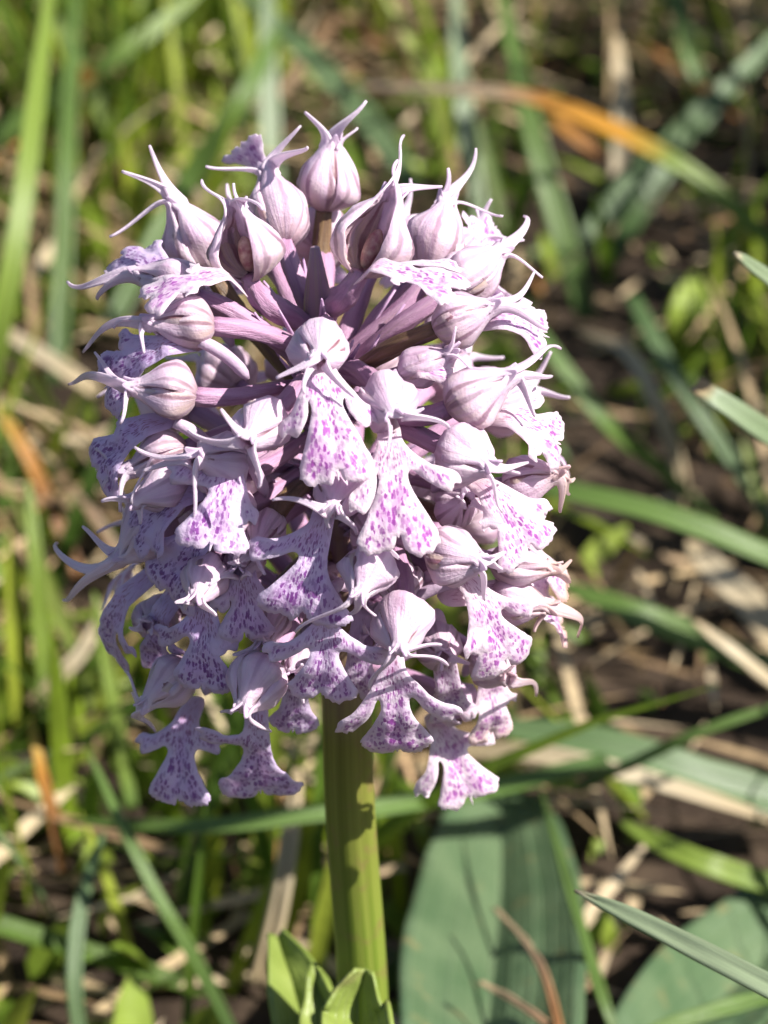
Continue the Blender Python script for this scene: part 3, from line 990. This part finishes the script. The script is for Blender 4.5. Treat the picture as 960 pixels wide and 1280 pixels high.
tl = [0, .15, .35, .55, .75, .88, .96, 1]
leaf([np.array([.5, .25, .1]), G(600, 1370, 1.9), G(612, 1240, 1.7), G(624, 1110, .9), G(628, 985, .35)], [.5, 1.2, 1.55, 1.65, 1.50, 1.20, .80, .05], M['leaf'], (0, -.6, 1), seed=3, tail=tl)
leaf([np.array([.6, .2, .1]), G(800, 1360, 1.0), G(890, 1245, .7), G(985, 1165, .4), G(1120, 1080, .2)], [.5, .9, 1.15, 1.25, 1.15, .9, .5, .05], M['leaf'], (0, -.5, 1), seed=8, tail=tl)
leaf([np.array([.3, .1, .1]), np.array([-1.5, 1.2, .9]), np.array([-3.2, 1.8, .6]), np.array([-5, 2.2, .3])], [.5, 1.1, 1.5, 1.6, 1.5, 1.0, .5, .05], M['leaf'], (0, 0, 1), seed=12, tail=tl)
leaf([np.array([.4, -.1, .1]), np.array([1.0, -1.6, .8]), np.array([1.3, -3.2, .6]), np.array([1.5, -4.6, .25])], [.5, 1.1, 1.5, 1.6, 1.5, 1.0, .5, .05], M['leaf'], (0, 0, 1), seed=15, tail=tl)
# sheathing leaves on the lower stem
leaf([axis(2.2) + np.array([-.05, .15, 0]), P(395, 1330, 22.6), P(372, 1240, 22.8), P(345, 1168, 23.2)], [.45, .52, .46, .12], M['sheath'], (.3, -1, .2), fold=.5, th=.03, wave=.05, seed=21)
leaf([axis(2.0) + np.array([0, -.2, 0]), P(452, 1340, 21.2), P(446, 1262, 21.2), P(456, 1212, 21.2)], [.45, .52, .44, .12], M['sheath'], (0, -1, .2), fold=.55, th=.03, wave=.05, seed=25)
leaf([axis(2.2) + np.array([-.1, -.1, 0]), P(420, 1340, 21.7), P(404, 1265, 21.8), P(392, 1205, 22.0)], [.45, .42, .30, .04], M['sheath'], (-.4, -1, .2), fold=.5, th=.03, wave=.05, seed=28)

# ------------------------------------------------------------------ grass blades one can tell apart
GREEN = (0.095, 0.175, 0.026)
DEEP = (0.048, 0.105, 0.022)
LIME = (0.17, 0.25, 0.025)
BLUE = (0.090, 0.160, 0.055)
PALE = (0.25, 0.32, 0.19)
STRAW = (0.42, 0.32, 0.18)
WHITE = (0.52, 0.44, 0.30)
ORANGE = (0.52, 0.23, 0.035)
RUST = (0.30, 0.13, 0.04)
BM = {
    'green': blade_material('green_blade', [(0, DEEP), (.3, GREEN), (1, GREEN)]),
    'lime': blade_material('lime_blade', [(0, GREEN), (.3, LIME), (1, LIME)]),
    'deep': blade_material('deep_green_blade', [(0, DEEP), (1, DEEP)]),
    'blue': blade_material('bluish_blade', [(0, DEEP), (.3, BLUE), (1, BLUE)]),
    'pale': blade_material('pale_blade', [(0, GREEN), (.4, PALE), (.93, PALE), (1, WHITE)]),
    'straw': blade_material('straw_blade', [(0, STRAW), (.6, WHITE), (1, STRAW)], .2, .6),
    'brown': blade_material('brown_blade', [(0, RUST), (.5, (0.26, .17, .10)), (1, STRAW)], .2, .6),
    'orange': blade_material('orange_blade', [(0, GREEN), (.30, LIME), (.46, (0.62, .30, .03)), (.66, ORANGE), (.78, (0.58, .42, .27)), (1, (0.56, .44, .31))]),
    'rust': blade_material('rusty_blade', [(0, RUST), (.35, RUST), (.65, ORANGE), (1, (0.45, .36, .06))]),
    'tan_tip': blade_material('tan_tipped_blade', [(0, BLUE), (.80, PALE), (.88, STRAW), (1, (0.50, .36, .18))]),
    'tip_orange': blade_material('orange_marked_blade', [(0, GREEN), (.46, GREEN), (.52, ORANGE), (.58, GREEN), (1, LIME)]),
}
KEEP = []
# name, material, label, points (px, py, height) from base to tip, width px, shape
BL = [
    ('grass_blade', 'lime', 'broad bright green grass blade crossing the top left corner', [(-40, 620, 1.5), (-14, 470, 3.2), (20, 300, 4.6), (45, 120, 5.6), (68, -60, 6.2)], 30),
    ('grass_blade', 'green', 'upright green grass blade just right of the broad top left blade', [(70, 480, .3), (78, 330, 1.5), (86, 150, 2.8), (98, -40, 3.6)], 24),
    ('grass_blade', 'tip_orange', 'green grass blade with an orange mark slanting through the top left', [(-30, 190, 1.6), (50, 130, 2.2), (150, 68, 3.0), (262, -20, 3.6)], 26),
    ('grass_blade', 'green', 'green grass blade leaning left behind the top left flowers', [(130, 420, .2), (225, 245, 1.4), (300, 130, 2.6), (350, 30, 3.2)], 30),
    ('grass_blade', 'blue', 'dark green grass blade arching down to the topmost hooded flower', [(520, 240, .3), (460, 150, 1.1), (380, 62, 1.9), (290, -20, 2.6)], 30),
    ('grass_blade', 'pale', 'pale upright grass blade above the upper left flowers', [(342, 260, .2), (338, 170, 1.0), (334, 60, 2.0), (336, -40, 2.7)], 25),
    ('grass_blade', 'pale', 'pale grey green grass blade rising from the top right flowers', [(602, 350, .3), (592, 230, 1.4), (576, 110, 2.5), (568, -40, 3.4)], 26),
    ('grass_blade', 'green', 'tall mid green grass blade crossing under the orange blade', [(735, 400, .2), (705, 300, 1.2), (665, 160, 2.4), (620, -40, 3.8)], 30),
    ('grass_blade', 'orange', 'arching grass blade fading from green to orange to straw at the top right', [(980, 320, 1.8), (900, 246, 2.6), (830, 195, 3.1), (740, 150, 3.4), (670, 124, 3.5), (590, 114, 3.4), (425, 106, 2.9)], 24),
    ('dry_straw', 'straw', 'pale dry blade standing upright behind the orange grass blade', [(772, 300, .2), (774, 220, .8), (776, 130, 1.6), (770, 30, 2.4)], 22),
    ('grass_blade', 'blue', 'bluish green blade slanting down from the right edge near the top', [(720, 320, .3), (790, 232, 1.0), (880, 140, 1.8), (990, 25, 2.6)], 34),
    ('grass_blade', 'green', 'upright green blade above the bluish slanting blade at the top right', [(885, 170, .3), (868, 90, 1.1), (845, 0, 1.9), (830, -50, 2.4)], 24),
    ('grass_blade', 'pale', 'sharp pale grass tip entering from the right edge beside the upper flowers', [(1160, 470, 6.6), (1040, 398, 8.2), (965, 352, 8.9), (919, 317, 9.3)], 26),
    ('grass_blade', 'tan_tip', 'blue green blade with a blunt tan tip at the right edge', [(1180, 690, 4.4), (1060, 606, 6.2), (960, 542, 7.2), (900, 503, 7.6), (868, 480, 7.7)], 34),
    ('dry_straw', 'straw', 'dry straw blade curling over in an arch right of the flower head', [(858, 640, .1), (842, 565, .8), (815, 490, 1.5), (780, 438, 1.8), (720, 412, 1.7)], 20),
    ('grass_blade', 'green', 'green blade running down right from the flower head under the dry arch', [(640, 372, 2.8), (700, 455, 2.3), (760, 530, 1.7), (830, 590, .9), (900, 655, .2)], 22),
    ('grass_blade', 'blue', 'dark bluish blade slanting beyond the dry straw arch', [(790, 370, 2.4), (835, 455, 1.9), (890, 540, 1.2), (990, 690, .2)], 22),
    ('grass_blade', 'green', 'long green blade running from the flower head to the right edge below the middle', [(1060, 740, 2.0), (960, 694, 2.6), (830, 644, 3.0), (700, 612, 3.1), (600, 590, 2.9)], 30),
    ('grass_blade', 'green', 'wide green blade lying below the long green blade on the right', [(980, 842, .7), (880, 800, 1.2), (790, 765, 1.6), (700, 730, 1.7)], 36),
    ('dry_straw', 'straw', 'wide bundle like dry leaf below the long green blade at the right edge', [(1000, 840, .4), (940, 760, .7), (890, 710, .8), (860, 675, .8)], 40),
    ('dry_straw', 'straw', 'thin pale straw slanting to the right edge over the wide green blade', [(1010, 890, .9), (930, 825, 1.6), (865, 775, 2.0)], 16),
    ('grass_blade', 'green', 'thin green grass stalk slanting up to the right edge above the straw', [(720, 985, .9), (790, 955, 1.4), (870, 918, 1.9), (990, 876, 2.2)], 15),
    ('dry_straw', 'straw', 'long straw lying across the lower right above the broad leaf', [(560, 938, .9), (660, 942, 1.1), (750, 958, 1.1), (850, 986, .9), (1000, 1036, .4)], 24),
    ('grass_blade', 'blue', 'wide blue green blade lying just above the long straw at lower right', [(1010, 1010, .4), (880, 975, .8), (760, 935, 1.1), (610, 905, 1.2)], 56),
    ('grass_blade', 'green', 'horizontal green blade passing behind the orchid stem', [(760, 950, 1.2), (620, 984, 1.8), (480, 1008, 2.2), (400, 1018, 2.3), (250, 1034, 2.2), (85, 1026, 1.8)], 28),
    ('grass_blade', 'green', 'narrow green blade hanging below the horizontal blade at lower left', [(300, 1310, .2), (240, 1192, 1.2), (200, 1125, 1.7), (152, 1030, 2.2), (110, 940, 2.5)], 17),
    ('dry_straw', 'rust', 'thin orange brown blade upright at the lower left edge', [(80, 1090, .3), (66, 1020, .9), (50, 960, 1.4), (38, 900, 1.8)], 16),
    ('dry_grass_stalk', 'straw', 'pale jointed straw standing left of the orchid stem', [(322, 1230, .2), (346, 1140, .9), (362, 1050, 1.6), (372, 960, 2.2)], 19),
    ('grass_blade', 'pale', 'sharp pale green blade pointing left at the bottom right', [(1160, 1345, 5.3), (1060, 1284, 5.8), (950, 1228, 6.0), (820, 1160, 6.1), (719, 1113, 6.1)], 30),
    ('grass_blade', 'green', 'thin green blade lying across the big broad leaf', [(800, 1360, 1.0), (758, 1262, 1.6), (728, 1165, 1.8), (702, 1075, 1.8), (676, 985, 1.6)], 14),
    ('dry_grass_stalk', 'brown', 'thin brown dry stalk resting on the big broad leaf', [(700, 1290, 2.2), (682, 1225, 2.1), (658, 1180, 2.0), (618, 1136, 1.9)], 9),
    ('grass_blade', 'lime', 'bright green blade above the lower right leaf', [(990, 1112, .7), (900, 1086, 1.1), (840, 1062, 1.2), (775, 1028, 1.2)], 30),
    ('dry_straw', 'rust', 'orange and rust blade leaning at the left edge beside the middle flowers', [(100, 720, .2), (62, 630, .9), (30, 560, 1.5), (-10, 500, 1.9)], 19),
    ('dry_straw', 'straw', 'dry blade slanting toward the left flowers under the broad green blade', [(120, 490, .6), (80, 462, .8), (30, 430, .9), (-20, 400, 1.0)], 21),
    ('dry_grass_stalk', 'straw', 'pale jointed stalk lying below the lower left flowers', [(40, 882, .4), (70, 850, .7), (105, 810, 1.0), (140, 745, 1.4)], 17),
    ('grass_blade', 'lime', 'bright green blade upright below the lowest left flower tips', [(165, 1010, .3), (150, 930, .9), (136, 850, 1.5), (118, 740, 2.3)], 19),
    ('grass_blade', 'green', 'green blade along the bottom right corner below the broad leaf', [(1000, 1236, 2.2), (900, 1262, 2.4), (800, 1290, 2.4)], 22),
    ('dry_grass_stalk', 'brown', 'short brown stalk at the foot of the big broad leaf', [(720, 1310, 2.0), (660, 1262, 2.2), (600, 1228, 2.2)], 8),
    ('grass_blade', 'lime', 'yellowish green blade rising at the left edge below the orange blade', [(60, 900, .3), (52, 800, 1.1), (44, 700, 1.9), (34, 600, 2.6)], 22),
    ('dry_straw', 'brown', 'brown dry blade slanting across the dark ground at upper centre', [(480, 60, .5), (420, 25, .7), (330, 130, 1.0), (250, 60, 1.2)], 16),
    ('grass_blade', 'blue', 'blue green blade along the bottom left edge', [(100, 1300, .5), (92, 1210, 1.0), (104, 1120, 1.4), (130, 1040, 1.5)], 20),
    ('dry_straw', 'rust', 'rusty blade fragment in the shade at the right of the orange arch', [(790, 225, .3), (745, 190, .6), (700, 155, .9), (660, 130, 1.0)], 17),
    ('grass_blade', 'deep', 'shaded green blade leaning right of the pale dry blade at top', [(760, 330, .2), (800, 260, .9), (850, 180, 1.5), (870, 120, 1.9)], 26),
]
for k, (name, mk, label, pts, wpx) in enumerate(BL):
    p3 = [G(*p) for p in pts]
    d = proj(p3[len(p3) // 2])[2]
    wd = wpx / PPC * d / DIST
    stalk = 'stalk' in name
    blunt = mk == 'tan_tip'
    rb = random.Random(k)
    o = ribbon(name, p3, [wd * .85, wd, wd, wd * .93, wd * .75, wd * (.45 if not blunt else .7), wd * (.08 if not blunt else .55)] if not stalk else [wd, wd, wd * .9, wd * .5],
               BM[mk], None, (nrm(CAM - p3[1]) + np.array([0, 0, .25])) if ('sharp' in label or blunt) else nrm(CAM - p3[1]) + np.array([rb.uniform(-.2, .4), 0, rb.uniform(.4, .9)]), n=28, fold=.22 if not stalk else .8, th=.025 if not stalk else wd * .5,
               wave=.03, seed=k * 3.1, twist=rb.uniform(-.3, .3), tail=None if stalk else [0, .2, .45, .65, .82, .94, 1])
    cc = crom(p3, 24)
    KEEP.append(np.column_stack([proj(cc), np.full(len(cc), wpx * .5 + 8)]))
    tag(o, label, 'grass stalk' if stalk else 'straw' if name == 'dry_straw' else 'grass blade')

for cx, cy, cdp in [(612, 1250, 27.3), (618, 1150, 28.6), (625, 1050, 30.2), (900, 1230, 28.6), (985, 1150, 29.8), (830, 1270, 28.4)]:
    KEEP.append(np.array([[cx, cy, cdp, 80]]))
# a small broad herb leaf in the undergrowth
herb = ribbon('herb_leaf', [G(850, 470, .3), G(856, 430, .9), G(862, 390, 1.4), G(868, 340, 1.7)], [.05, .28, .52, .56, .42, .05], leaf_material('herb_leaf', (.22, .30, .04), (.28, .36, .06), (.34, .40, .12)),
              None, nrm(CAM - G(860, 400, 1)), n=16, fold=.3, th=.03, m=9)
tag(herb, 'small rounded yellow green leaf lit up in the undergrowth at right', 'leaf')

# ------------------------------------------------------------------ undergrowth nobody could count
def mass(name, n, mat, area, hgt, wid, lean, seed, tall_ok=None, curve=.5, lie=False, zlift=0.0, seg=6, tint=None, weight=None, keepout=.95, outside=False):
    r = np.random.RandomState(seed)
    x0, x1, y0, y1 = area
    b = np.stack([r.uniform(x0, x1, n), r.uniform(y0, y1, n), np.zeros(n)], 1)
    if weight is not None:
        keep = r.uniform(0, 1, n) < weight(b)
        b = b[keep]
        n = len(b)
    h = r.uniform(hgt[0], hgt[1], n)
    az = r.uniform(0, 2 * np.pi, n)
    ln = np.abs(r.normal(0, lean, n)).clip(0, 1.25) if not lie else r.uniform(1.25, 1.62, n)
    dirh = np.stack([np.cos(az), np.sin(az), np.zeros(n)], 1)
    wd = r.uniform(wid[0], wid[1], n)
    side = np.stack([-np.sin(az), np.cos(az), np.zeros(n)], 1)
    yaw = r.uniform(-1.2, 1.2, n)
    ts = np.linspace(0, 1, seg)
    cur = r.uniform(0.1, 1.0, n) * curve
    ctr = []
    pos = b.copy()
    pos[:, 2] = r.uniform(0, 1, n) * zlift - .05
    step = h / (seg - 1)
    for k, t in enumerate(ts):
        ctr.append(pos.copy())
        a = ln + cur * t * (1 if not lie else .5) * 1.4
        pos = pos + dirh * (np.sin(a) * step)[:, None] + np.array([0, 0, 1]) * (np.cos(a) * step)[:, None]
        pos[:, 2] = np.maximum(pos[:, 2], .03)
    ctr = np.array(ctr)
    # keep the space between lens and orchid clear
    q = proj(ctr.reshape(-1, 3)).reshape(seg, n, 3)
    bad = ((q[..., 0] > -80) & (q[..., 0] < 1040) & (q[..., 1] < 1310) & (q[..., 1] > -200) & (q[..., 2] < 26.5)).any(0)
    bad |= (np.hypot(ctr[..., 0] - .3, ctr[..., 1]) < 1.9).any(0) & (ctr[..., 2].max(0) > 4)
    bad |= (ctr[..., 2].max(0) > 5.5) & (b[:, 1] < 4)
    if outside:
        bad |= ((q[..., 0] > -150) & (q[..., 0] < 1010)).any(0)
    kp = np.concatenate(KEEP)
    fine_ = np.concatenate([ctr[:-1], ctr[:-1] * .67 + ctr[1:] * .33, ctr[:-1] * .33 + ctr[1:] * .67, ctr[-1:]])
    q = proj(fine_.reshape(-1, 3))
    hit = np.zeros(len(q), bool)
    pad = np.tile(wd, len(fine_)) / 2 * PPC * DIST / np.maximum(q[:, 2], 1)
    for k0 in range(0, len(kp), 1):
        kx, ky, kd, kr = kp[k0]
        near = (np.abs(q[:, 0] - kx) < kr + pad) & (np.abs(q[:, 1] - ky) < kr + pad) & (q[:, 2] < kd - .15)
        hit |= near
    bad |= hit.reshape(len(fine_), n).any(0) & (r.uniform(0, 1, n) < keepout)
    ok = ~bad
    ctr, wd, side, dirh, yaw = ctr[:, ok], wd[ok], side[ok], dirh[ok], yaw[ok]
    n = ok.sum()
    sd = side * np.cos(yaw)[:, None] + dirh * np.sin(yaw)[:, None]
    nn = np.cross(sd, np.array([0, 0, 1.0]))
    prof = np.interp(ts, [0, .3, .7, 1], [.7, 1, .8, .06])
    V = np.empty((n, seg, 3, 3))
    for k in range(seg):
        hw = (wd * prof[k] / 2)[:, None]
        V[:, k, 0] = ctr[k] - sd * hw
        V[:, k, 1] = ctr[k] + (nn * .3 + np.array([0, 0, -.1])) * hw
        V[:, k, 2] = ctr[k] + sd * hw
    base = np.arange(n) * seg * 3
    qf = []
    for k in range(seg - 1):
        for j in range(2):
            a0 = k * 3 + j
            qf.append([a0, a0 + 1, a0 + 4, a0 + 3])
    Fc = (base[:, None, None] + np.array(qf)[None]).reshape(-1, 4)
    tn = np.repeat(r.uniform(0, 1, n) if tint is None else tint(r, n), seg * 3)
    me = bpy.data.meshes.new(name)
    me.vertices.add(n * seg * 3)
    me.vertices.foreach_set('co', V.astype(np.float32).ravel())
    me.loops.add(Fc.size)
    me.loops.foreach_set('vertex_index', Fc.astype(np.int32).ravel())
    me.polygons.add(len(Fc))
    me.polygons.foreach_set('loop_start', np.arange(0, Fc.size, 4, dtype=np.int32))
    me.polygons.foreach_set('use_smooth', np.ones(len(Fc), bool))
    a = me.attributes.new('tint', 'FLOAT', 'POINT')
    a.data.foreach_set('value', tn.astype(np.float32))
    me.materials.append(mat)
    me.update(calc_edges=True)
    me.validate()
    o = bpy.data.objects.new(name, me)
    C.objects.link(o)
    o['kind'] = 'stuff'
    return o


fresh = tint_material('fresh_grass', [(0, (.05, .10, .012)), (.3, (.12, .21, .018)), (.6, (.22, .31, .022)), (.85, (.32, .38, .035)), (1, (.16, .24, .11))], .45)
dry = tint_material('dry_grass', [(0, (.14, .085, .045)), (.3, (.32, .21, .11)), (.6, (.52, .39, .22)), (.93, (.64, .52, .34)), (1, (.46, .20, .05))], .2, .55)
herbm = tint_material('low_herbs', [(0, (.07, .13, .015)), (.5, (.16, .25, .025)), (1, (.28, .36, .05))], .3, .45)
lushleft = lambda b: np.clip(.35 + .65 * (-(b[:, 0] + .2) / 3.0), .45, 1)
def fewer_right(b):
    c = np.array([mnoise.noise(Vector((x * .35, y * .22, 3.3))) for x, y, _ in b])
    return np.clip(.68 - b[:, 0] * .06 + .9 * c, .15, 1)


def clumps(b):
    c = np.array([mnoise.noise(Vector((x * .30, y * .25, 9.1))) for x, y, _ in b])
    return np.clip(lushleft(b) * (.75 + 1.6 * c), .08, 1)


mass('grass', 9500, fresh, (-22, 22, 1, 46), (1.5, 5.0), (.08, .30), .42, 11, weight=clumps)
mass('grass', 4200, fresh, (-16, .5, 5, 46), (1.5, 6.0), (.12, .36), .5, 19, weight=clumps)
mass('grass', 900, fresh, (-22, 22, -14, 3), (1.0, 3.2), (.10, .22), .5, 12)
mass("added_shade_grass", 540, fresh, (8, 22, 8, 46), (7, 15), (.22, .5), .22, 17, curve=.35, outside=True)  # unseen tussock, added to throw shade over the right background
mass('added_shade_grass', 8, fresh, (4.4, 6.6, 4.6, 8), (4, 6.5), (1.1, 1.6), .2, 23, curve=.3, outside=True)  # unseen wide blades, added to cast shadow on the big broad leaf
mass('dry_grass', 3800, dry, (-20, 20, 1, 44), (1.0, 4.5), (.06, .22), .3, 13, lie=True, zlift=1.4, curve=.25, weight=fewer_right)
mass('dry_grass', 3600, dry, (-20, 20, 3, 44), (1.5, 5.2), (.06, .20), .6, 14, curve=.8, weight=fewer_right)
mass('dry_litter', 7000, dry, (-20, 20, -10, 44), (.3, 1.3), (.06, .20), .3, 15, lie=True, zlift=.5, curve=.3, seg=4, weight=fewer_right)
mass('undergrowth', 6000, herbm, (-20, 20, 2, 44), (.3, 1.0), (.18, .46), .75, 16, zlift=.35, curve=.9, seg=5,
     weight=lambda b: np.clip(.6 - b[:, 0] * .10, .25, 1))
